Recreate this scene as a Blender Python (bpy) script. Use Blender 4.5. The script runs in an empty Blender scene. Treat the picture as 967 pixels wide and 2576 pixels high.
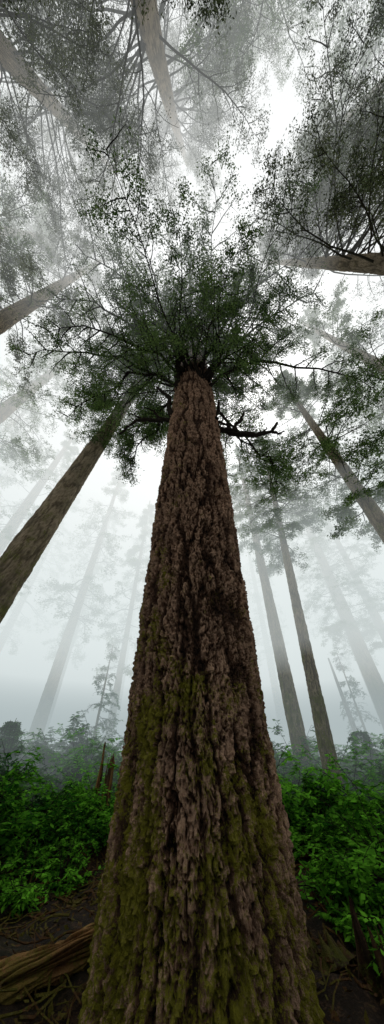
import bpy, math, random
import numpy as np
from math import radians, pi, sin, cos
S = bpy.context.scene
COL = S.collection
try:
    S.view_settings.view_transform='Standard'; S.view_settings.look='None'; S.view_settings.exposure=0
except Exception: pass

# ------------------------------------------------------------------ helpers
def link(o): COL.objects.link(o); return o
def mesh_np(name, V, F, mats, smooth=False, midx=None, attr=None):
    me = bpy.data.meshes.new(name)
    V=np.asarray(V,dtype=np.float32); F=np.asarray(F,dtype=np.int32)
    k=F.shape[1]
    me.vertices.add(len(V)); me.vertices.foreach_set("co",V.ravel())
    me.loops.add(F.size); me.loops.foreach_set("vertex_index",F.ravel())
    me.polygons.add(len(F)); me.polygons.foreach_set("loop_start",np.arange(0,F.size,k,dtype=np.int32))
    try: me.polygons.foreach_set("loop_total",np.full(len(F),k,dtype=np.int32))
    except Exception: pass
    if midx is not None: me.polygons.foreach_set("material_index",np.asarray(midx,dtype=np.int32))
    me.polygons.foreach_set("use_smooth",np.full(len(F),bool(smooth)))
    for m in mats: me.materials.append(m)
    me.update(calc_edges=True)
    if attr is not None:
        for kx,a in attr.items():
            at=me.attributes.new(kx,'FLOAT','POINT'); at.data.foreach_set("value",np.asarray(a,dtype=np.float32).ravel())
    return me
def perlin(x,y,px,seed,py=512):
    r=np.random.default_rng(seed); A=r.uniform(0,2*pi,(px,py)); gx,gy=np.cos(A),np.sin(A)
    xi=np.floor(x).astype(int); yi=np.floor(y).astype(int); fx=x-xi; fy=y-yi
    def g(i,j):
        a=(xi+i)%px; b=(yi+j)%py
        return gx[a,b]*(fx-i)+gy[a,b]*(fy-j)
    u=fx*fx*fx*(fx*(fx*6-15)+10); v=fy*fy*fy*(fy*(fy*6-15)+10)
    a=g(0,0)*(1-u)+g(1,0)*u; b=g(0,1)*(1-u)+g(1,1)*u
    return (a*(1-v)+b*v)*1.5
def voronoi(x,y,px,seed,py=512):
    r=np.random.default_rng(seed); JX=r.uniform(0.05,.95,(px,py)); JY=r.uniform(0.05,.95,(px,py)); C=r.uniform(0,1,(px,py))
    xi=np.floor(x).astype(int); yi=np.floor(y).astype(int)
    f1=np.full(x.shape,9.); f2=np.full(x.shape,9.); c=np.zeros(x.shape)
    for i in(-1,0,1):
        for j in(-1,0,1):
            a=(xi+i)%px; b=(yi+j)%py
            d=np.hypot(xi+i+JX[a,b]-x, yi+j+JY[a,b]-y)
            n=d<f1
            f2=np.where(n,f1,np.minimum(f2,d)); c=np.where(n,C[a,b],c); f1=np.where(n,d,f1)
    return f1,f2,c
def sstep(a,b,x):
    t=np.clip((x-a)/(b-a),0,1); return t*t*(3-2*t)
def tubes(P,R,sides):
    N,K,_=P.shape
    T=np.gradient(P,axis=1); T/= (np.linalg.norm(T,axis=2,keepdims=True)+1e-9)
    ref=np.zeros_like(T); ref[...,2]=1; vert=np.abs(T[...,2])>.95
    ref[vert]=[1,0,0]
    A=np.cross(T,ref); A/= (np.linalg.norm(A,axis=2,keepdims=True)+1e-9); B=np.cross(T,A)
    ang=np.arange(sides)*2*pi/sides
    V=P[:,:,None,:]+R[:,:,None,None]*(A[:,:,None,:]*np.cos(ang)[None,None,:,None]+B[:,:,None,:]*np.sin(ang)[None,None,:,None])
    idx=np.arange(N*K*sides).reshape(N,K,sides)
    a=idx[:,:-1,:]; b=idx[:,1:,:]; a2=np.roll(a,-1,axis=2); b2=np.roll(b,-1,axis=2)
    F=np.stack([a,a2,b2,b],-1).reshape(-1,4)
    return V.reshape(-1,3),F
def leaves(P,size,r,aspect=.42,flat=.6):
    n=len(P)
    d=r.normal(size=(n,3)); d[:,2]*=flat; d/=np.linalg.norm(d,axis=1,keepdims=True)
    e=r.normal(size=(n,3)); e[:,2]*=flat; e-=d*np.sum(d*e,1,keepdims=True); e/=np.linalg.norm(e,axis=1,keepdims=True)
    s=(size*r.uniform(.55,1.35,n))[:,None]
    V=np.stack([P-d*s*.5, P+e*s*aspect*.5-d*s*.05, P+d*s*.5, P-e*s*aspect*.5-d*s*.05],1).reshape(-1,3)
    F=np.arange(n*4).reshape(n,4)
    return V,F
def merge(parts):
    Vs=[];Fs=[];M=[];o=0
    for V,F,m in parts:
        Vs.append(V);Fs.append(F+o);M.append(np.full(len(F),m));o+=len(V)
    return np.concatenate(Vs),np.concatenate(Fs),np.concatenate(M)

# ------------------------------------------------------------------ materials
def newmat(name):
    m=bpy.data.materials.new(name); m.use_nodes=True; nt=m.node_tree; nt.nodes.clear(); return m,nt
def N(nt,t,**k):
    n=nt.nodes.new(t)
    for a,b in k.items(): setattr(n,a,b)
    return n
def ramp(nt,fac,stops):
    n=nt.nodes.new('ShaderNodeValToRGB'); e=n.color_ramp.elements
    while len(e)<len(stops): e.new(.5)
    for i,(p,c) in enumerate(stops): e[i].position=p; e[i].color=(*c,1) if len(c)==3 else c
    nt.links.new(fac,n.inputs[0]); return n.outputs[0]
def mixc(nt,f,a,b,mode='MIX'):
    n=nt.nodes.new('ShaderNodeMix'); n.data_type='RGBA'; n.blend_type=mode
    for s,v in((n.inputs[0],f),(n.inputs[6],a),(n.inputs[7],b)):
        if hasattr(v,'links'): nt.links.new(v,s)
        else: s.default_value=v if not isinstance(v,tuple) else (*v,1)[:4]
    return n.outputs[2]
def math_(nt,op,a,b=0.):
    n=nt.nodes.new('ShaderNodeMath'); n.operation=op
    for s,v in((n.inputs[0],a),(n.inputs[1],b)):
        if hasattr(v,'links'): nt.links.new(v,s)
        else: s.default_value=v
    return n.outputs[0]
def noise(nt,vec,scale,detail=5,rough=.6):
    n=nt.nodes.new('ShaderNodeTexNoise'); n.inputs['Scale'].default_value=scale; n.inputs['Detail'].default_value=detail; n.inputs['Roughness'].default_value=rough
    nt.links.new(vec,n.inputs['Vector']); return n.outputs['Fac']
def mapping(nt,vec,sc):
    n=nt.nodes.new('ShaderNodeMapping'); n.inputs['Scale'].default_value=sc; nt.links.new(vec,n.inputs['Vector']); return n.outputs[0]
def bark_mat(name,dark,mid,light,moss=0.,mosstop=4.,mosscol=(.10,.12,.015),chips=0.,lo=.22,mth=.655,fine=.36):
    m,nt=newmat(name)
    tc=N(nt,'ShaderNodeTexCoord').outputs['Object']
    at=N(nt,'ShaderNodeAttribute',attribute_name='crev').outputs['Fac']
    n1=noise(nt,mapping(nt,tc,(1,1,.6)),14,5,.75)
    n2=noise(nt,tc,1.1,2,.6)
    n3=noise(nt,mapping(nt,tc,(1,1,.7)),46,3,.85)
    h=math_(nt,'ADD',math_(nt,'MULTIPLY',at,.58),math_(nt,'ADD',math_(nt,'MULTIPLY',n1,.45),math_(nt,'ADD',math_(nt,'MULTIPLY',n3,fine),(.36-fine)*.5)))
    hb=math_(nt,'ADD',n1,math_(nt,'MULTIPLY',n3,.8))
    if chips>0:
        v=N(nt,'ShaderNodeTexVoronoi'); v.inputs['Scale'].default_value=22
        wv=N(nt,'ShaderNodeVectorMath',operation='ADD'); nt.links.new(mapping(nt,tc,(1,1,.65)),wv.inputs[0])
        nn=N(nt,'ShaderNodeTexNoise'); nn.inputs['Scale'].default_value=9; nn.inputs['Detail'].default_value=3; nt.links.new(tc,nn.inputs['Vector'])
        sc_=N(nt,'ShaderNodeVectorMath',operation='SCALE'); nt.links.new(nn.outputs['Color'],sc_.inputs[0]); sc_.inputs['Scale'].default_value=.14
        nt.links.new(sc_.outputs[0],wv.inputs[1]); nt.links.new(wv.outputs[0],v.inputs['Vector'])
        bw=N(nt,'ShaderNodeRGBToBW'); nt.links.new(v.outputs['Color'],bw.inputs[0])
        h=math_(nt,'ADD',h,math_(nt,'MULTIPLY',math_(nt,'SUBTRACT',bw.outputs[0],.5),chips))
        hb=math_(nt,'ADD',hb,math_(nt,'MULTIPLY',bw.outputs[0],1.))
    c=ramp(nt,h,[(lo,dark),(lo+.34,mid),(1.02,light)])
    c=mixc(nt,ramp(nt,n2,[(.35,(0,0,0)),(.65,(.4,.4,.4))]),c,(mid[0]*.7,mid[1]*.8,mid[2]*.9))
    if moss>0:
        sx=N(nt,'ShaderNodeSeparateXYZ'); nt.links.new(tc,sx.inputs[0])
        hz=N(nt,'ShaderNodeMapRange'); nt.links.new(sx.outputs[2],hz.inputs[0]); hz.inputs[1].default_value=0; hz.inputs[2].default_value=mosstop; hz.inputs[3].default_value=.07; hz.inputs[4].default_value=-.10
        xx=N(nt,'ShaderNodeMapRange'); nt.links.new(sx.outputs[0],xx.inputs[0]); xx.inputs[1].default_value=-.9; xx.inputs[2].default_value=.2; xx.inputs[3].default_value=.06; xx.inputs[4].default_value=0
        nm=noise(nt,mapping(nt,tc,(1,1,.7)),2.6,3,.65); nf=noise(nt,tc,22,4,.85)
        f=math_(nt,'ADD',math_(nt,'ADD',math_(nt,'MULTIPLY',nm,.62),math_(nt,'MULTIPLY',nf,.62)),math_(nt,'ADD',hz.outputs[0],xx.outputs[0]))
        f=math_(nt,'ADD',f,math_(nt,'MULTIPLY',math_(nt,'SUBTRACT',at,.5),.06))
        f=ramp(nt,f,[(mth,(0,0,0)),(mth+.065,(1,1,1))])
        f=math_(nt,'MULTIPLY',f,moss)
        mc=mixc(nt,nf,(mosscol[0]*.2,mosscol[1]*.25,mosscol[2]*.3),(mosscol[0]*1.8,mosscol[1]*1.7,mosscol[2]*1.3))
        c=mixc(nt,f,c,mc)
    b=N(nt,'ShaderNodeBsdfPrincipled'); nt.links.new(c,b.inputs['Base Color']); b.inputs['Roughness'].default_value=.95
    b.inputs['Specular IOR Level'].default_value=.1
    bp=N(nt,'ShaderNodeBump'); bp.inputs['Strength'].default_value=1.; bp.inputs['Distance'].default_value=.04
    nt.links.new(hb,bp.inputs['Height']); nt.links.new(bp.outputs[0],b.inputs['Normal'])
    o=N(nt,'ShaderNodeOutputMaterial'); nt.links.new(b.outputs[0],o.inputs[0]); return m
def leaf_mat(name,dark,light,trans=0.,nscale=.6,vary=0.):
    m,nt=newmat(name)
    tc=N(nt,'ShaderNodeTexCoord').outputs['Object']
    g=N(nt,'ShaderNodeNewGeometry').outputs['Random Per Island']
    n=noise(nt,tc,nscale,2,.6)
    f=math_(nt,'ADD',math_(nt,'MULTIPLY',g,.5),math_(nt,'MULTIPLY',math_(nt,'SUBTRACT',n,.25),1.1))
    if vary>0:
        oi=N(nt,'ShaderNodeObjectInfo'); f=math_(nt,'ADD',f,math_(nt,'MULTIPLY',math_(nt,'SUBTRACT',oi.outputs['Random'],.5),vary))
    c=ramp(nt,f,[(.2,dark),(.85,light)])
    d=N(nt,'ShaderNodeBsdfDiffuse'); nt.links.new(c,d.inputs[0]); out=d.outputs[0]
    if trans>0:
        t=N(nt,'ShaderNodeBsdfTranslucent'); nt.links.new(c,t.inputs[0])
        mx=N(nt,'ShaderNodeMixShader'); mx.inputs[0].default_value=trans; nt.links.new(d.outputs[0],mx.inputs[1]); nt.links.new(t.outputs[0],mx.inputs[2]); out=mx.outputs[0]
    o=N(nt,'ShaderNodeOutputMaterial'); nt.links.new(out,o.inputs[0]); return m
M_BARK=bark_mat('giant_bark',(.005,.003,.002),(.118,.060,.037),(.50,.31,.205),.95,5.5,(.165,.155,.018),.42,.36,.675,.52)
M_BARK2=bark_mat('conifer_bark',(.03,.022,.014),(.17,.13,.085),(.36,.28,.19),.8,14.,(.12,.13,.035))
M_BARK3=bark_mat('pale_snag_bark',(.1,.09,.08),(.3,.28,.25),(.5,.48,.44))
M_LIMB=bark_mat('limb_bark',(.006,.004,.003),(.03,.022,.015),(.08,.06,.04))
M_LIMB2=bark_mat('mossy_limb_bark',(.01,.009,.005),(.06,.05,.03),(.15,.13,.08))
M_WOOD=bark_mat('rotten_wood',(.015,.007,.003),(.13,.06,.022),(.38,.20,.075),.5,.6)
M_DWOOD=bark_mat('dark_rotten_wood',(.006,.004,.003),(.04,.022,.013),(.12,.065,.035),.5,1.)
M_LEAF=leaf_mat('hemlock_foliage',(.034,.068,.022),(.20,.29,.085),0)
M_LEAFB=leaf_mat('brownish_foliage',(.045,.058,.030),(.18,.20,.09),0)  # duller, browner green than the hemlock foliage
M_SHRUB=leaf_mat('shrub_leaves',(.014,.075,.007),(.17,.46,.035),.4,1.5,.55)
M_YOUNG=leaf_mat('young_conifer_foliage',(.03,.09,.025),(.14,.28,.08),0)

# ------------------------------------------------------------------ ground
def gh(x,y):
    x=np.asarray(x,float); y=np.asarray(y,float)
    sl=.062+.022*np.tanh(-x/6.)
    d=np.clip(y-6.,0,34.)
    h=sl*d
    h=h+ .10*np.sin(x*.9+1.3)*np.cos(y*.7)+.07*np.sin(x*2.1-y*1.3)+.03*np.sin(x*5.1+y*3.7)
    return h*1.0
ax=np.concatenate([np.linspace(-250,-24,30),np.linspace(-23,23,300),np.linspace(24,250,30)])
ay=np.concatenate([np.linspace(-250,-12,24),np.linspace(-11,30,270),np.linspace(31,250,40)])
GX,GY=np.meshgrid(ax,ay)
rough=perlin(GX*3,GY*3,256,5,256)*.05+perlin(GX*7.3,GY*7.3,512,6)*.03
GZ=gh(GX,GY)+np.where((np.abs(GX)<23)&(GY>-11)&(GY<30),rough,0)
nx,ny=len(ax),len(ay); ii=np.arange(nx*ny).reshape(ny,nx)
GF=np.stack([ii[:-1,:-1],ii[:-1,1:],ii[1:,1:],ii[1:,:-1]],-1).reshape(-1,4)
m,nt=newmat('forest_soil'); tc=N(nt,'ShaderNodeTexCoord').outputs['Object']
a=noise(nt,tc,6,6,.75); b2=noise(nt,tc,.5,3,.6); c2=noise(nt,tc,30,4,.8)
c=ramp(nt,math_(nt,'ADD',math_(nt,'MULTIPLY',a,.6),math_(nt,'MULTIPLY',c2,.4)),[(.35,(.006,.004,.003)),(.52,(.030,.018,.010)),(.68,(.16,.085,.04))])
c=mixc(nt,ramp(nt,b2,[(.5,(0,0,0)),(.68,(.6,.6,.6))]),c,(.018,.035,.008))
bs=N(nt,'ShaderNodeBsdfPrincipled'); nt.links.new(c,bs.inputs['Base Color']); bs.inputs['Roughness'].default_value=.95; bs.inputs['Specular IOR Level'].default_value=.15
bp=N(nt,'ShaderNodeBump'); bp.inputs['Distance'].default_value=.06; nt.links.new(math_(nt,'ADD',a,c2),bp.inputs['Height']); nt.links.new(bp.outputs[0],bs.inputs['Normal'])
o=N(nt,'ShaderNodeOutputMaterial'); nt.links.new(bs.outputs[0],o.inputs[0])
g=link(bpy.data.objects.new('ground',mesh_np('ground',np.stack([GX,GY,GZ],-1).reshape(-1,3),GF,[m],True)))
g['kind']='structure'; g['label']='dark forest floor of soil and fallen needles'; g['category']='ground'

n=3600; r=np.random.default_rng(3)
px=r.uniform(-8,8,n); py=r.uniform(2.5,13,n); an=r.uniform(0,2*pi,n); L=r.uniform(.08,.8,n)**1.2
pts=np.zeros((n,4,3))
for k in range(4):
    s=(k/3-.5)*L; xx=px+np.cos(an)*s+r.normal(0,.015,n); yy=py+np.sin(an)*s+r.normal(0,.015,n)
    pts[:,k]=np.stack([xx,yy,gh(xx,yy)+.05+r.uniform(0,.04,n)+.1*np.abs(s)*r.normal(0,1,n)],-1)
V,F=tubes(pts,np.repeat(r.uniform(.003,.014,n)[:,None],4,1),4)
nl=14000; lp=np.stack([r.uniform(-8,8,nl),r.uniform(2.5,14,nl),np.zeros(nl)],-1); lp[:,2]=gh(lp[:,0],lp[:,1])+.06
V2,F2=leaves(lp,.08,r,.5,.25)
Vm,Fm,Mi=merge([(V,F,0),(V2,F2,0)])
o=link(bpy.data.objects.new('forest_litter',mesh_np('forest_litter',Vm,Fm,[M_WOOD],False,Mi)))
o['kind']='stuff'; o['label']='scattered dead twigs and needles on the soil'; o['category']='forest litter'

# ------------------------------------------------------------------ trees
def trunk_mesh(name,rad,height,lean,mat,seed,segs,zs,P=40,amp=.08,vz=2.6,flare=.25,taper=None,bend=0.,smooth=True):
    th=np.arange(segs)/segs*2*pi
    TH,Z=np.meshgrid(th,zs)
    u=TH/(2*pi)*P
    w1=perlin(TH/(2*pi)*12,Z*.8,12,seed+1); w2=perlin(TH/(2*pi)*16,Z*1.5,16,seed+2)
    w3=perlin(TH/(2*pi)*P*2,Z*vz*3.2,P*2,seed+12); w4=perlin(TH/(2*pi)*P*2,Z*vz*3.2,P*2,seed+13)
    u2=u+w1*.9+w3*.34; z2=Z+w2*.15+w4*.15
    P1=max(6,P//2)
    n1=perlin(u2*P1/P,z2*vz*.24,P1,seed+3)
    n1b=perlin(u2,z2*vz*.7,P,seed+4)
    f1,f2,c=voronoi(u2,z2*vz*1.45,P,seed+5)
    g1,g2,cc=voronoi(u2*2+w3*.5,z2*vz*3.6,P*2,seed+7)
    fur=sstep(0,.24,np.abs(n1)); furb=sstep(0,.12,np.abs(n1b)); pl=sstep(.0,.12,f2-f1); pl2=sstep(0,.14,g2-g1)
    fine=perlin(TH/(2*pi)*P*4,Z*vz*8,P*4,seed+6)
    hgt=(.22+.78*fur)*(.66+.34*furb)*(.42+.58*pl)*(.62+.38*c)+.36*(cc-.5)*pl+.12*(pl2-1)
    cre=np.clip(fur*(.5+.5*furb)*(.25+.75*pl)*(.6+.4*pl2)+(cc-.5)*.32+fine*.22,0,1)
    if taper is None:
        R=rad*np.clip(1-.75*(Z/height)**1.15,.06,1)
    else: R=rad*np.interp(Z,taper[0],taper[1])
    R=R*(1+flare*np.exp(-np.clip(Z,0,None)/.55)*(1+.35*np.sin(TH*5+seed)+.25*np.sin(TH*3+1)))
    sw=perlin(TH/(2*pi)*5,Z*.35,5,seed+8)*.035+perlin(TH/(2*pi)*9,Z*.8,9,seed+9)*.02
    fade=np.clip(R/rad,.2,1)
    Rr=R*(1+sw)+amp*fade*(hgt-.65+fine*.22)
    bx=lean[0]*Z+bend*np.sin(Z/height*pi)*1.; by=lean[1]*Z
    V=np.stack([Rr*np.cos(TH)+bx,Rr*np.sin(TH)+by,Z],-1).reshape(-1,3)
    ii=np.arange(len(V)).reshape(TH.shape); a=ii[:-1]; b=ii[1:]
    F=np.stack([a,np.roll(a,-1,1),np.roll(b,-1,1),b],-1).reshape(-1,4)
    return mesh_np(name,V,F,[mat],smooth,None,{'crev':cre})
def resample(poly,K):
    p=np.array(poly,float); d=np.r_[0,np.cumsum(np.linalg.norm(np.diff(p,axis=0),axis=1))]
    t=np.linspace(0,d[-1],K*6); q=np.stack([np.interp(t,d,p[:,i]) for i in range(3)],-1)
    qq=q.copy()
    for _ in range(6): qq[1:-1]=(qq[:-2]+qq[1:-1]+qq[2:])/3
    idx=np.linspace(0,len(qq)-1,K).astype(int); return qq[idx]
def grow(start,az,el,L,K,r,waz,wel,cur):
    n=len(az); P=np.zeros((n,K,3)); P[:,0]=start
    A=az.copy(); E=el.copy(); AZ=np.zeros((n,K)); AZ[:,0]=A
    for k in range(1,K):
        A=A+r.normal(0,waz,n); E=E+cur/(K-1)+r.normal(0,wel,n)
        d=np.stack([np.cos(A)*np.cos(E),np.sin(A)*np.cos(E),np.sin(E)],-1)
        P[:,k]=P[:,k-1]+d*(L/(K-1))[:,None]; AZ[:,k]=A
    return P,AZ
def sub(P,AZ,s):
    K=P.shape[1]; f=s*(K-1); i=np.clip(np.floor(f).astype(int),0,K-2); w=(f-i)[...,None]
    n=np.arange(P.shape[0])[:,None]
    return P[n,i]*(1-w)+P[n,i+1]*w, AZ[n,i]
def crown_mesh(name,seed,z0,z1,lean,trad,Lfun,nprim=80,nsec=13,ntw=6,nleaf=10,lsize=.11,el0=.35,cur=-.5,
               heroes=None,mat=M_LEAF,waz=.12,wel=.10,prad=.05,smin=.28,tw=.5,secf=.42,dens=1.,azf=None,bend=0,H=40,spread=.09,zpow=1.,minS=.0,aspect=.42,limb=None):
    r=np.random.default_rng(seed)
    z=z0+(z1-z0)*(r.uniform(0,1,nprim)**zpow); az=r.uniform(-pi,pi,nprim) if azf is None else azf(r,nprim)
    L=Lfun(z,az,r)
    ok=L>.15; z,az,L=z[ok],az[ok],L[ok]
    st=np.stack([lean[0]*z+bend*np.sin(z/H*pi)+np.cos(az)*trad*.6,lean[1]*z+np.sin(az)*trad*.6,z],-1)
    K=10
    P,AZ=grow(st,az,el0+r.normal(0,.2,len(z)),L,K,r,waz,wel,cur)
    if heroes:
        Q=np.array([resample(h,K) for h in heroes]); Q[:,1:]+=r.normal(0,.09,Q[:,1:].shape)
        D=np.gradient(Q,axis=1); A2=np.arctan2(D[...,1],D[...,0])
        P=np.concatenate([Q,P]); AZ=np.concatenate([A2,AZ]); LL=np.linalg.norm(np.diff(Q,axis=1),axis=2).sum(1); L=np.r_[np.clip(LL,0,8),L]
    n=len(L); R0=prad*(.35+.65*L/L.max())
    if heroes: R0[:len(heroes)]*=2.
    rad=R0[:,None]*np.linspace(1,.12,K)[None]
    parts=[(*tubes(P,rad,6),0)]
    s=smin+(1-smin)*(np.arange(nsec)[None]+r.uniform(0,1,(n,nsec)))/nsec
    sp,sa=sub(P,AZ,np.clip(s,0,.999)); side=np.where((np.arange(nsec)%2)[None]==0,1,-1)
    saz=(sa+side*r.uniform(.45,1.25,(n,nsec))).ravel()
    sl=(L[:,None]*secf*(1.12-s*.8)*r.uniform(.5,1.2,(n,nsec))).ravel(); sl=np.clip(sl,.25,None)
    P2,AZ2=grow(sp.reshape(-1,3),saz,r.normal(.05,.22,len(saz)),sl,6,r,.16,.13,cur*.8)
    r2=np.repeat(R0*.38,nsec)[:,None]*np.linspace(1,.2,6)[None]
    parts.append((*tubes(P2,np.clip(r2,.006,None),4),0))
    n2=len(sl); s=.2+.8*(np.arange(ntw)[None]+r.uniform(0,1,(n2,ntw)))/ntw
    tp,ta=sub(P2,AZ2,np.clip(s,0,.999)); side=np.where((np.arange(ntw)%2)[None]==0,1,-1)
    taz=(ta+side*r.uniform(.5,1.3,(n2,ntw))).ravel()
    tl=(np.repeat(sl,ntw)*.25+.15)*tw*2*r.uniform(.5,1.2,n2*ntw)
    P3,AZ3=grow(tp.reshape(-1,3),taz,r.normal(-.05,.3,len(taz)),tl,4,r,.25,.2,cur)
    parts.append((*tubes(P3,np.repeat(np.array([[.007,.005,.004,.003]]),len(P3),0),3),0))
    n3=len(P3); s=r.uniform(minS,1,(n3,nleaf)); lp,_=sub(P3,AZ3,np.clip(s,0,.999)); lp=lp.reshape(-1,3)
    kp=(.62+.9*perlin(lp[:,0]*.55+lp[:,2]*.23,lp[:,1]*.55+lp[:,2]*.31,97,seed+1,97)+.6*perlin(lp[:,0]*1.7+lp[:,2]*1.1,lp[:,1]*1.7-lp[:,2]*.9,97,seed+2,97))*dens
    lp=lp[r.uniform(0,1,len(lp))<kp]
    lp=lp+r.normal(0,spread,lp.shape)*[1,1,.7]
    parts.append((*leaves(lp,lsize,r,aspect),1))
    V,F,M=merge(parts)
    return mesh_np(name,V,F,[limb or M_LIMB,mat],False,M)
def make_tree(kind,loc,trunk,crown,label,cat,group=None,rot=0,extra=()):
    e=link(bpy.data.objects.new(kind,None)); e.location=loc; e.rotation_euler=(0,0,rot); e.empty_display_size=.5
    e['label']=label; e['category']=cat
    if group: e['group']=group
    for nm,me in (('trunk',trunk),('crown',crown))+tuple(extra):
        if me is None: continue
        c=link(bpy.data.objects.new(nm,me)); c.parent=e
    return e
def G(x,y,dz=-.15): return (x,y,float(gh(x,y))+dz)

# ---- the giant
CX,CY=.07,4.8
zs=np.concatenate([np.arange(-.3,8,.02),np.arange(8,14,.035),np.arange(14,20,.07),np.arange(20,42.5,.3)])
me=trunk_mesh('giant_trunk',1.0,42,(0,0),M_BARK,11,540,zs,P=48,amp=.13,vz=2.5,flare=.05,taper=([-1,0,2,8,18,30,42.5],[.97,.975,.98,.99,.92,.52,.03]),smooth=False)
def W(*p): return [(a-CX,b-CY,c) for a,b,c in p]
heroes=[W((-.5,4.3,15.3),(-.7,3.9,16.2),(-.6,3.6,17.2),(-1.1,3.1,18.3),(-2.3,1.7,21),(-3.8,.4,23.8)),
        W((.7,4.4,14.4),(1.5,4.0,15.3),(2.8,3.7,16.3),(4.5,3.8,16.5),(7.4,4.2,16.5),(10.2,4.8,15.9)),
        W((.5,4.1,14.8),(1.1,3.5,16.4),(1.3,3.2,18.2),(1.1,1.7,21.1),(0,.1,24),(-1.5,-.8,25)),
        W((.8,4.1,14.7),(1.5,3.5,15.8),(1.65,2.9,17.8),(2.8,1.7,21.1),(4,.4,23.8)),
        W((-.6,4.5,15.0),(-1.6,4.2,15.8),(-3.2,4.1,15.9),(-4.8,4.85,15.1),(-6.2,5.4,13.8)),
        W((.6,4.2,14.2),(.3,3.6,16.),(-.1,3.2,18.),(-.3,1.6,21),(.2,-.5,24.5),(1.3,-2.4,27)),
        W((.8,4.9,13.4),(1.6,5.4,13.6),(2.6,6.2,13.6),(3.8,7.4,12.8),(4.6,8.2,11.6)),
        W((.9,5.2,12.9),(2.0,5.9,13.0),(3.2,6.6,12.4),(4.2,7.0,11.3)),
        W((-.8,4.9,14.),(-1.9,5.4,14.2),(-2.9,6.1,13.6),(-3.5,6.6,12.2)),
        W((-.8,5.0,13.2),(-1.8,5.7,13.3),(-2.6,6.4,12.6),(-3.0,7.0,11.4)),
        W((-.5,4.3,16.),(-1.6,3.6,16.6),(-3.4,2.9,17.),(-5.4,2.4,17.2),(-7.,2.3,16.4)),
        W((.1,3.9,15.2),(-.3,3.3,16.4),(-1.4,2.6,18.),(-3.,2.0,19.3),(-4.6,1.6,19.8)),
        W((-.6,4.6,15.4),(-2.,4.4,16.6),(-4.,3.6,17.4),(-6.4,3.2,17.),(-8.2,3.3,15.6)),
        W((.6,4.2,15.4),(1.8,3.3,16.8),(3.4,2.4,18.4),(5.2,1.6,19.3),(6.8,1.2,19.4)),
        W((-.3,4.0,16.2),(-1.,2.8,18.),(-2.6,1.2,19.8),(-4.8,.2,21.2),(-6.4,-.4,21.8)),
        W((-.4,3.9,15.6),(-1.6,3.2,17.2),(-3.4,2.2,18.3),(-5.6,1.4,19.0),(-7.2,1.2,18.6)),
        W((.4,3.8,16.0),(1.6,2.6,18.),(3.2,1.2,20.),(5.,.2,21.4),(6.2,-.4,21.6))]
def Lmain(z,az,r):
    front=.5-.5*np.sin(az); side=np.abs(np.cos(az))
    return (4.6+3.0*front+1.2*side)*np.clip((38-z)/20,.12,1)*r.uniform(.5,1.2,len(z))
crown=crown_mesh('giant_crown',21,14.4,29,(0,0),.8,Lmain,nprim=78,nsec=21,ntw=8,nleaf=32,lsize=.083,el0=.6,cur=-.9,heroes=heroes,
    waz=.24,wel=.19,prad=.058,smin=.12,zpow=1.25,secf=.36,spread=.11,dens=1.4,aspect=.52)
def dead(name,polys,r0):
    parts=[]
    rr=np.random.default_rng(5)
    for i,(p,f) in enumerate(polys):
        q=resample(W(*p),16); q[1:]+=rr.normal(0,.025,q[1:].shape)
        R=r0*f*np.linspace(1,.3,16)*rr.uniform(.8,1.25,16)
        parts.append((*tubes(q[None],R[None],8),0))
    V,F,M=merge(parts); return mesh_np(name,V,F,[M_LIMB],True,M)
dr=dead('dead_branch_hooked',[([(.75,4.6,11.),(1.3,4.7,10.8),(1.9,4.8,10.75),(2.6,4.85,10.8),(3.2,4.8,10.9),(3.5,4.6,11.35)],1),
    ([(1.6,4.75,10.8),(1.75,4.6,11.1),(1.95,4.5,11.3),(2.1,4.3,11.5)],.75),([(1.2,4.7,10.8),(1.3,4.5,10.6),(1.7,4.5,10.4)],.6),
    ([(1.0,4.7,11.),(.95,4.5,11.4),(1.1,4.3,12.0),(1.1,4.2,12.4)],.8),([(2.7,4.85,10.8),(3.,4.75,11.1)],.45),([(3.2,4.8,10.9),(3.5,4.8,10.8),(3.7,4.8,11.0)],.4)],.16)
dl=dead('dead_branch_forked',[([(-.6,4.6,11.5),(-1.4,4.6,11.55),(-2.2,4.6,11.6),(-2.5,4.7,11.2),(-2.8,4.8,10.8)],.9),
    ([(-.8,4.55,11.5),(-.95,4.3,12.0),(-.95,4.1,12.5),(-1.25,3.9,12.7),(-1.5,3.8,12.95)],1.1),
    ([(-1.3,4.6,11.55),(-1.6,4.4,12.0),(-2.1,4.3,12.1)],.5),([(-2.1,4.6,11.6),(-2.4,4.5,11.9),(-2.7,4.5,11.9)],.4)],.13)
dk=dead('thick_bent_limb',[([(-.55,4.4,14.5),(-.78,4.1,15.4),(-.7,3.7,16.7),(-1.1,3.15,18.0),(-1.6,2.6,19.1)],1.),([(-.6,3.75,16.8),(-.9,3.6,17.2),(-1.9,3.2,17.6)],.5),
   ],.22)
t=make_tree('giant_fir_tree',(CX,CY,0),me,crown,'massive old fir with furrowed reddish bark and mossy base','tree',None,0,
   (('dead_branch',dr),('dead_branch',dl),('bent_limb',dk)))

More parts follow.
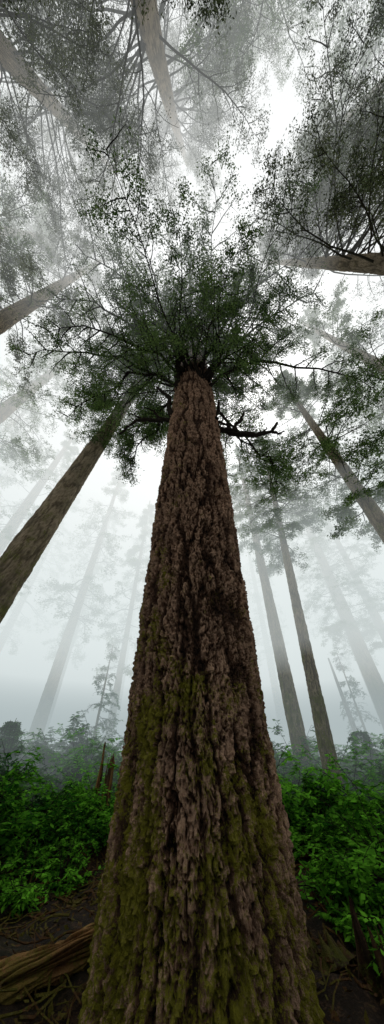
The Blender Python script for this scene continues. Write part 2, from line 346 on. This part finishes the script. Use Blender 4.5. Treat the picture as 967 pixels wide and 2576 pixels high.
GRP='conifers standing in the misty forest'
def std_trunk(name,r,H,lean,seed,bend=0,mat=M_BARK2,segs=96):
    z=np.concatenate([np.arange(-.4,min(H,20),.09),np.arange(min(H,20),H+.01,.3)])
    return trunk_mesh(name,r,H,lean,mat,seed,segs,z,P=max(12,int(r*44)),amp=.045,vz=3.2,flare=.35,bend=bend,smooth=False)
def prof(L,z0,z1,fr=.35):
    def f(z,az,r):
        t=(z-z0)/(z1-z0); return L*np.clip(fr+(1-fr)*t/.25,0,1)*np.clip((1.04-t)/.6,.08,1)*r.uniform(.55,1.15,len(z))
    return f
def az_away(x,y,gap):
    c=math.atan2(y,x)
    return lambda r,n: c+r.uniform(-(pi-gap),(pi-gap),n)
trees=[
 dict(x=-6.7,y=7.5,r=.60,H=36,lean=(.085,0),z0=17,L=4.6,n=60,lab='stout leaning conifer with grey-brown flaky bark'),
 dict(x=-10.8,y=4.4,r=.57,H=38,lean=(.036,-.117),z0=19,L=5.,n=60,lab='leaning conifer with bare crooked lower limbs',b=1),
 dict(x=-14.6,y=8.2,r=.75,H=38,lean=(0,0),z0=10,L=5.,n=90,lab='tall conifer fading into the mist'),
 dict(x=-17.0,y=17.7,r=.7,H=36,lean=(0,0),z0=8,L=5.,n=90,lab='tall conifer half hidden in mist'),
 dict(x=5.1,y=16.3,r=.40,H=30,lean=(.015,0),z0=11.5,L=2.8,n=60,lab='slender straight conifer rising from a shrubby bank'),
 dict(x=4.85,y=12.8,r=.29,H=27,lean=(.092,0),z0=11,L=3.8,n=70,lab='slim dark conifer leaning beside a rotten stump'),
 dict(x=13.9,y=22.8,r=.66,H=34,lean=(.01,0),z0=9,L=5.,n=95,lab='thick straight conifer veiled by fog'),
 dict(x=17.,y=23.4,r=.48,H=32,lean=(.01,0),z0=8,L=4.4,n=85,lab='narrow conifer veiled by fog'),
 dict(x=8.45,y=8.5,r=.40,H=30,lean=(.004,-.02),z0=10.,L=4.4,n=95,lab='dark conifer with drooping leafy boughs'),
 dict(x=6.8,y=0.05,r=.40,H=34,lean=(0,0),z0=12.5,L=6.6,n=110,lab='dark dense conifer with many curved bare limbs',near=1,b=1,az=lambda r,n:-1.35+r.normal(0,.75,n),smin=.3),
 dict(x=-1.9,y=-6.3,r=.62,H=42,lean=(.035,-.005),z0=16,L=6.4,n=115,lab='tall conifer with long curving mossy limbs',near=1,b=1,bend=-.5,az=az_away(-1.9,-6.3,.6)),
 dict(x=-7.3,y=-5.5,r=.55,H=42,lean=(0,-.012),z0=17,L=6.2,n=115,lab='tall conifer with moss-hung arching limbs',near=1,b=1,az=az_away(-7.3,-5.5,.6)),
 dict(x=-13.,y=-1.5,r=.5,H=38,lean=(0,0),z0=14,L=5.4,n=90,lab='tall conifer with crown lost in fog'),
 dict(x=9.2,y=-6.,r=.45,H=36,lean=(0,0),z0=13,L=5.,n=90,lab='conifer with fine dark upswept twigs',near=1),
 dict(x=3.0,y=-10.,r=.45,H=40,lean=(0,0),z0=18,L=5.,n=80,lab='tall conifer with crown lost in fog',near=1),
 dict(x=11.5,y=4.5,r=.45,H=36,lean=(0,0),z0=12,L=4.2,n=70,lab='tall conifer with thin pale foliage'),
]
for i,d in enumerate(trees):
    b=d.get('bend',0)
    tm=std_trunk('conifer_trunk',d['r'],d['H'],d['lean'],100+i*13,b)
    near=d.get('near',0); z1=d['H']-1.5
    cm=crown_mesh('conifer_crown',300+i*7,d['z0'],z1,d['lean'],d['r'],prof(d['L'],d['z0'],z1,.5),nprim=d['n'],nsec=15 if near else 11,ntw=6 if near else 5,
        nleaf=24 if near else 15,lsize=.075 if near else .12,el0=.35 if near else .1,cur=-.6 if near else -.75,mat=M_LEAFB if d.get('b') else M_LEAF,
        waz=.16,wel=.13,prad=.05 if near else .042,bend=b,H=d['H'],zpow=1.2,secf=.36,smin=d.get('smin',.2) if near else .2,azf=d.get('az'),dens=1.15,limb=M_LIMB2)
    make_tree('conifer_tree',G(d['x'],d['y']),tm,cm,d['lab'],'tree',GRP)

tpl=[]
for k in range(3):
    H=[34,38,30][k]; r0=[.42,.52,.34][k]
    tm=std_trunk('far_conifer_trunk',r0,H,(0,0),500+k*11,0,segs=40)
    cm=crown_mesh('far_conifer_crown',600+k,[8,10,6][k],H-1,(0,0),r0,prof([3.9,4.6,3.3][k],[8,10,6][k],H-1,.6),nprim=85,nsec=10,ntw=4,nleaf=11,lsize=.18,el0=-.05,cur=-.7,spread=.16,waz=.22,wel=.18)
    tpl.append((tm,cm))
far=[(-11.7,25,1,'tall straight conifer fading into blue-grey mist'),(-14.8,33,0,'conifer barely visible through mist'),(-6.8,27.4,2,'slender conifer fading into mist'),(-22,31,1,''),(-26,21,0,''),(-3.5,38,0,''),
     (-10,42,1,''),(4.5,34,0,''),(10.5,38,1,''),(18.5,31,1,''),(24,20,0,''),(-22,14,1,''),(-19,4,0,''),(17,9,1,''),(17,-2,0,''),(-17,-10,1,''),(12,-14,0,''),(-5,-17,1,''),(5,-19,2,'')]
for i,(x,y,k,lb) in enumerate(far):
    make_tree('conifer_tree',G(x,y),tpl[k][0],tpl[k][1],lb or 'distant conifer dissolving into thick fog','tree',GRP,rot=i*1.37)

sm=std_trunk('snag_trunk',.22,6.6,(-.03,0),900,0,M_BARK3,40)
e=link(bpy.data.objects.new('dead_snag',sm)); e.location=G(10.6,21.4); e['label']='pale barkless dead snag standing among shrubs'; e['category']='dead tree'

yt=[]
for k in range(3):
    H=[7.,4.2,2.4][k]
    tm=std_trunk('young_trunk',[.10,.06,.04][k],H,(.01*k,0),920+k,0,segs=20)
    cm=crown_mesh('young_crown',930+k,.5,H,(.01*k,0),.05,lambda z,az,r,H=H:(.26*H+.3)*np.clip(1.03-z/H,.05,1)**.6*r.uniform(.4,1.2,len(z)),nprim=40,nsec=9,ntw=4,nleaf=9,lsize=.09,el0=.1,cur=-.8,prad=.02,mat=M_YOUNG,spread=.03,smin=.15)
    yt.append((tm,cm))
for i,(x,y,k) in enumerate([(-6.0,20.6,0),(-9.5,17,2),(4.,18.5,2),(8.2,16.5,2),(11.5,22,0),(6.5,19.5,2),(-8.2,15,2)]):
    make_tree('young_conifer',G(x,y),yt[k][0],yt[k][1],'young green conifer with drooping sprays on the bank','young tree','young conifers on the bank',rot=i*2.1)

def shrub_mesh(k,H,W_,n,ls,wide=.24):
    r=np.random.default_rng(1000+k)
    az=r.uniform(-pi,pi,n); st=np.stack([r.normal(0,.06,n),r.normal(0,.06,n),np.zeros(n)],-1)
    L=H*r.uniform(.6,1.15,n); P,AZ=grow(st,az,r.uniform(.7,1.4,n),L,7,r,.2,.1,-.6)
    parts=[(*tubes(P,.012*np.linspace(1,.3,7)[None].repeat(n,0),5),0)]
    M=9; s=.25+.75*(np.arange(M)[None]+r.uniform(0,1,(n,M)))/M
    sp,sa=sub(P,AZ,np.clip(s,0,.999)); saz=(sa+r.uniform(-1.6,1.6,(n,M))).ravel(); sl=W_*r.uniform(.3,.8,n*M)
    P2,A2=grow(sp.reshape(-1,3),saz,r.normal(.15,.25,n*M),sl,5,r,.15,.1,-.5)
    parts.append((*tubes(P2,np.full(P2.shape[:2],.004),3),0))
    Q=16; s=np.tile(np.linspace(.12,1,Q),(len(P2),1)); lp,la=sub(P2,A2,np.clip(s,0,.999))
    side=np.where((np.arange(Q)%2)[None]==0,1,-1); a=la+side*r.uniform(.7,1.3,la.shape)
    lp=lp.reshape(-1,3); a=a.ravel(); m_=len(a); l=ls*r.uniform(.6,1.25,m_); el=r.normal(-.15,.3,m_)
    d=np.stack([np.cos(a)*np.cos(el),np.sin(a)*np.cos(el),np.sin(el)],-1); e_=np.stack([-np.sin(a),np.cos(a),r.normal(0,.35,m_)],-1); e_/=np.linalg.norm(e_,axis=1,keepdims=True)
    l=l[:,None]; V=np.stack([lp,lp+d*l*.45+e_*l*wide,lp+d*l,lp+d*l*.45-e_*l*wide],1).reshape(-1,3)
    parts.append((V,np.arange(m_*4).reshape(-1,4),1))
    V,F,Mi=merge(parts); return mesh_np('shrub_mesh',V,F,[M_LIMB,M_SHRUB],False,Mi)
def fern_mesh(k,n,L0):
    r=np.random.default_rng(1100+k)
    az=np.arange(n)/n*2*pi+r.normal(0,.2,n); L=L0*r.uniform(.75,1.15,n)
    P,AZ=grow(np.zeros((n,3)),az,r.uniform(.8,1.25,n),L,10,r,.05,.04,-1.5)
    parts=[(*tubes(P,.006*np.linspace(1,.3,10)[None].repeat(n,0),4),0)]
    Q=56; s=np.tile(np.linspace(.1,1,Q),(n,1)); lp,la=sub(P,AZ,np.clip(s,0,.999)); side=np.where((np.arange(Q)%2)[None]==0,1,-1)
    a=(la+side*1.3).ravel(); l=(np.repeat(L[:,None],Q,1)*.2*np.sin(np.clip(s*1.05,0,1)*pi*.86+.35)).ravel(); lp=lp.reshape(-1,3); m_=len(a); el=r.normal(-.3,.15,m_)
    d=np.stack([np.cos(a)*np.cos(el),np.sin(a)*np.cos(el),np.sin(el)],-1); e_=np.stack([-np.sin(a),np.cos(a),r.normal(0,.2,m_)],-1)
    l=l[:,None]; V=np.stack([lp,lp+d*l*.4+e_*l*.13,lp+d*l,lp+d*l*.4-e_*l*.13],1).reshape(-1,3)
    parts.append((V,np.arange(m_*4).reshape(-1,4),1)); V,F,Mi=merge(parts); return mesh_np('fern_mesh',V,F,[M_LIMB,M_SHRUB],False,Mi)
sh=[shrub_mesh(0,1.1,.6,14,.10,.28),shrub_mesh(1,.8,.5,12,.09,.28),shrub_mesh(2,1.4,.7,16,.13,.32),shrub_mesh(3,.5,.4,9,.08)]
fe=[fern_mesh(0,16,.8),fern_mesh(1,13,.6)]
r=np.random.default_rng(77); spots=[]
near=[(-3.6,6.9,1),(-4.2,7.6,2),(-3.1,8.,1),(-5.,8.8,2),(-2.5,9.,0),(-3.9,9.6,0),(-5.6,7.2,1),(-2.3,7.8,1),(2.7,6.4,1),(3.3,7.0,2),(2.5,7.5,3),(3.9,7.8,0),(3.0,8.6,1),(4.6,8.8,1),(2.3,5.9,3),(3.2,6.0,3),(2.2,6.8,1),(3.8,6.2,1),(2.6,5.5,3),(3.0,5.3,1),(-2.7,7.1,3)]
for s in near: spots.append(s)
tries=0
while len(spots)<175 and tries<8000:
    tries+=1
    x=r.uniform(-14,14); y=9.3+11*r.uniform()**1.3
    if abs(x)>y*.66 or abs(x)<y*.10: continue
    if x>0 and y<11.5 and r.uniform()<.5: continue
    if min((x-a)**2+(y-b)**2 for a,b,_ in spots)<.5: continue
    spots.append((x,y,int(r.integers(0,3))))
for i,(x,y,k) in enumerate(spots):
    o=link(bpy.data.objects.new('shrub',sh[k])); o.location=G(x,y,-.05); o.rotation_euler=(0,0,i*2.4); sc=r.uniform(.7,1.35)*(1+.06*max(0,y-9)); o.scale=(sc,sc,sc)
    o['label']='leafy bright green shrub on the forest floor'; o['category']='shrub'; o['group']='shrubs of the forest understory'
for i,(x,y) in enumerate([(-3.9,7.1),(1.95,6.1),(2.9,6.8),(3.5,6.6),(3.4,5.7),(4.2,7.1),(-3.4,8.8),(2.4,5.0)]):
    o=link(bpy.data.objects.new('fern',fe[i%2])); o.location=G(x,y,0); o.rotation_euler=(0,0,i*1.7); sc=r.uniform(.7,1.1); o.scale=(sc,sc,sc)
    o['label']='arching green fern growing from dark soil'; o['category']='fern'; o['group']='ferns near the giant tree'

def stump(name,R,H,mat,seed,jag=.35,segs=110,rows=40):
    th=np.arange(segs)/segs*2*pi; T,Sx=np.meshgrid(th,np.linspace(0,1,rows))
    top=H*(1-jag*np.abs(perlin(T/(2*pi)*9,T*0+.5,9,seed))*2.2-jag*.5*np.abs(perlin(T/(2*pi)*30,T*0+.3,30,seed+1))-jag*.6*(.5+.5*np.cos(T+seed)))
    Z=Sx*top
    rr=R*(1-.25*Sx+.55*np.exp(-Z/.18)*(1+.5*np.sin(T*5+seed)))*(1+.13*perlin(T/(2*pi)*7,Z*2,7,seed+2))+.05*R*3*(sstep(0,.3,np.abs(perlin(T/(2*pi)*26,Z*1.4,26,seed+3)))-1)*.5
    cr=sstep(0,.35,np.abs(perlin(T/(2*pi)*26,Z*1.4,26,seed+3)))
    V=np.stack([rr*np.cos(T),rr*np.sin(T),Z],-1)
    inn=V[::-1].copy(); inn[...,:2]*=np.linspace(.86,.35,rows)[:,None,None]; inn[...,2]=np.clip(inn[...,2]*1.0-.02,0.02,None)
    VV=np.concatenate([V,inn]); cc=np.concatenate([cr,cr[::-1]*.6]); ii=np.arange(VV.shape[0]*segs).reshape(-1,segs); a=ii[:-1]; b=ii[1:]
    F=np.stack([a,np.roll(a,-1,1),np.roll(b,-1,1),b],-1).reshape(-1,4)
    return mesh_np(name,VV.reshape(-1,3),F,[mat],True,None,{'crev':cc})
for (x,y,R,H,mt,sd,jg,lb,tilt) in [(-2.75,11.6,.30,2.1,M_WOOD,3,.5,'broken pale brown stump with jagged top among shrubs',0),
      (5.35,9.6,.24,1.3,M_WOOD,8,.6,'splintered upright stump beside green shrubs',.05),
      (3.95,11.6,.45,.8,M_WOOD,15,.5,'low rotten reddish stump beneath a slim conifer',.2),
      (2.05,5.15,.27,.72,M_DWOOD,23,.55,'dark decayed stump leaning near the giant tree',.18),
      (1.5,5.6,.22,.35,M_DWOOD,31,.6,'dark crumbling stump at the foot of the giant tree',-.3)]:
    o=link(bpy.data.objects.new('stump',stump('stump',R,H,mt,sd,jg))); o.location=G(x,y,-.06); o.rotation_euler=(tilt*.5,tilt,sd); o['label']=lb; o['category']='stump'
def log(name,p0,p1,R,mat,seed,label):
    segs=160; rows=220; p0=np.array(p0); p1=np.array(p1); Ln=np.linalg.norm(p1-p0)
    T,Sx=np.meshgrid(np.arange(segs)/segs*2*pi,np.linspace(0,1,rows))
    gr=perlin(T/(2*pi)*22,Sx*Ln*1.1,22,seed); cr=sstep(0,.3,np.abs(gr)); g2=perlin(T/(2*pi)*50,Sx*Ln*2.,50,seed+5)
    rr=R*(1+.28*perlin(T/(2*pi)*4,Sx*Ln*1.6,4,seed+1)+.12*perlin(T/(2*pi)*8,Sx*Ln*4,8,seed+4))*(1-.15*Sx)+.05*(cr-1)+.008*g2
    cut=sstep(.25,.5,perlin(T/(2*pi)*5,Sx*Ln*.9,5,seed+9)+.25); rr=rr*(1-.38*cut)
    endw=np.minimum(Sx,1-Sx)*Ln; je=.35*np.abs(perlin(T/(2*pi)*13,T*0+.4,13,seed+2))*2
    xx=Sx*Ln; xx=np.where(Sx<.5,np.maximum(xx,je),np.minimum(xx,Ln-je))
    rr=np.where(endw<.02,rr*.3,rr)
    V=np.stack([xx,rr*np.cos(T),rr*np.sin(T)*.85],-1).reshape(-1,3); ii=np.arange(len(V)).reshape(T.shape); a=ii[:-1]; b=ii[1:]
    F=np.stack([a,b,np.roll(b,-1,1),np.roll(a,-1,1)],-1).reshape(-1,4)
    o=link(bpy.data.objects.new(name,mesh_np(name,V,F,[mat],True,None,{'crev':cr*(.6+.4*(1-cut))}))); d=p1-p0
    o.location=p0; o.rotation_euler=(0,-math.asin(d[2]/Ln),math.atan2(d[1],d[0])); o['label']=label; o['category']='log'; return o
log('fallen_log',(-2.7,3.95,.06),(-.95,5.75,.14),.17,M_WOOD,41,'split orange-brown fallen log lying against the giant trunk')
log('fallen_log',(3.1,10.9,.4),(6.2,11.5,.35),.12,M_DWOOD,44,'dark rotting log lying on the bank')
log('fallen_log',(-4.6,5.4,.1),(-2.9,6.4,.12),.06,M_DWOOD,47,'thin dark fallen bough on bare soil')

# ------------------------------------------------------------------ self-lit fog
def glow_fogmat(name,sig,colr):
    m,nt=newmat(name)
    a=N(nt,'ShaderNodeVolumeAbsorption'); a.inputs['Color'].default_value=(0,0,0,1); a.inputs['Density'].default_value=sig
    e=N(nt,'ShaderNodeEmission'); e.inputs['Color'].default_value=(*colr,1); e.inputs['Strength'].default_value=sig  # fog glows by emission, standing in for light scattered inside it
    s=N(nt,'ShaderNodeAddShader'); nt.links.new(a.outputs[0],s.inputs[0]); nt.links.new(e.outputs[0],s.inputs[1])
    o=N(nt,'ShaderNodeOutputMaterial'); nt.links.new(s.outputs[0],o.inputs['Volume']); return m
def fogring(r0,r1,z0,z1,sig,colr):
    g_=.004; segs=40
    z0+=g_;z1-=g_;r1-=g_
    prof=[(r1,z0),(r1,z1)]+([(r0+g_,z1),(r0+g_,z0)] if r0>0 else [])
    th=np.arange(segs)/segs*2*pi; V=[];F=[]
    for (rr,z) in prof:
        for t in th: V.append((rr*cos(t),rr*sin(t),z))
    n=len(prof)
    for k in range(n if r0>0 else n-1):
        for i in range(segs):
            j=(i+1)%segs; a=k*segs; b=((k+1)%n)*segs
            F.append((a+i,a+j,b+j,b+i))
    if r0<=0:
        F.append(tuple(range(segs))[::-1]); F.append(tuple(range(segs,2*segs)))
    me=bpy.data.meshes.new('fog'); me.from_pydata(V,[],F); me.materials.append(glow_fogmat('fog',sig,colr)); me.update()
    o=link(bpy.data.objects.new('fog',me)); o.location=(0,2,0); o['kind']='structure'; o['label']='pale drifting, self-lit forest fog between the trees'; o['category']='fog'
LOW=(.43,.50,.51); MID=(.73,.80,.80); HI=(.92,.965,.955); TOP=(1.08,1.10,1.09)  # glow colour per layer, brighter upward to imitate sky light in the fog
fogring(10,17,-9,5,.032,LOW); fogring(17,95,-9,5,.15,LOW)
fogring(9.5,95,5,13,.09,MID)
fogring(0,11,17,26,.026,HI); fogring(11,95,13,26,.075,HI)
fogring(0,95,26,52,.055,TOP)

# ------------------------------------------------------------------ world, sun, camera
w=bpy.data.worlds.new('World'); S.world=w; w.use_nodes=True; nt=w.node_tree; nt.nodes.clear()
sk=nt.nodes.new('ShaderNodeTexSky'); sk.sky_type='NISHITA'; sk.sun_disc=False; sk.sun_elevation=radians(68); sk.sun_rotation=radians(20); sk.dust_density=6; sk.air_density=1.2
hs=nt.nodes.new('ShaderNodeHueSaturation'); hs.inputs['Saturation'].default_value=.12; hs.inputs['Value'].default_value=1.
bg=nt.nodes.new('ShaderNodeBackground'); bg.inputs[1].default_value=.15; ow=nt.nodes.new('ShaderNodeOutputWorld')
nt.links.new(sk.outputs[0],hs.inputs['Color']); nt.links.new(hs.outputs[0],bg.inputs[0]); nt.links.new(bg.outputs[0],ow.inputs[0])
sl=bpy.data.lights.new('sun','SUN'); sl.energy=1.5; sl.angle=radians(25); sl.color=(1,.97,.92); so=link(bpy.data.objects.new('sun',sl))
so.rotation_euler=(radians(-22),0,radians(-20))
cd=bpy.data.cameras.new('camera'); cam=link(bpy.data.objects.new('camera',cd)); cam.location=(0,0,1.6); cam.rotation_euler=(radians(135),0,0)
cd.sensor_fit='VERTICAL'; cd.sensor_height=36; cd.lens=36*630/2576; cd.clip_start=.05; cd.clip_end=1500
S.camera=cam
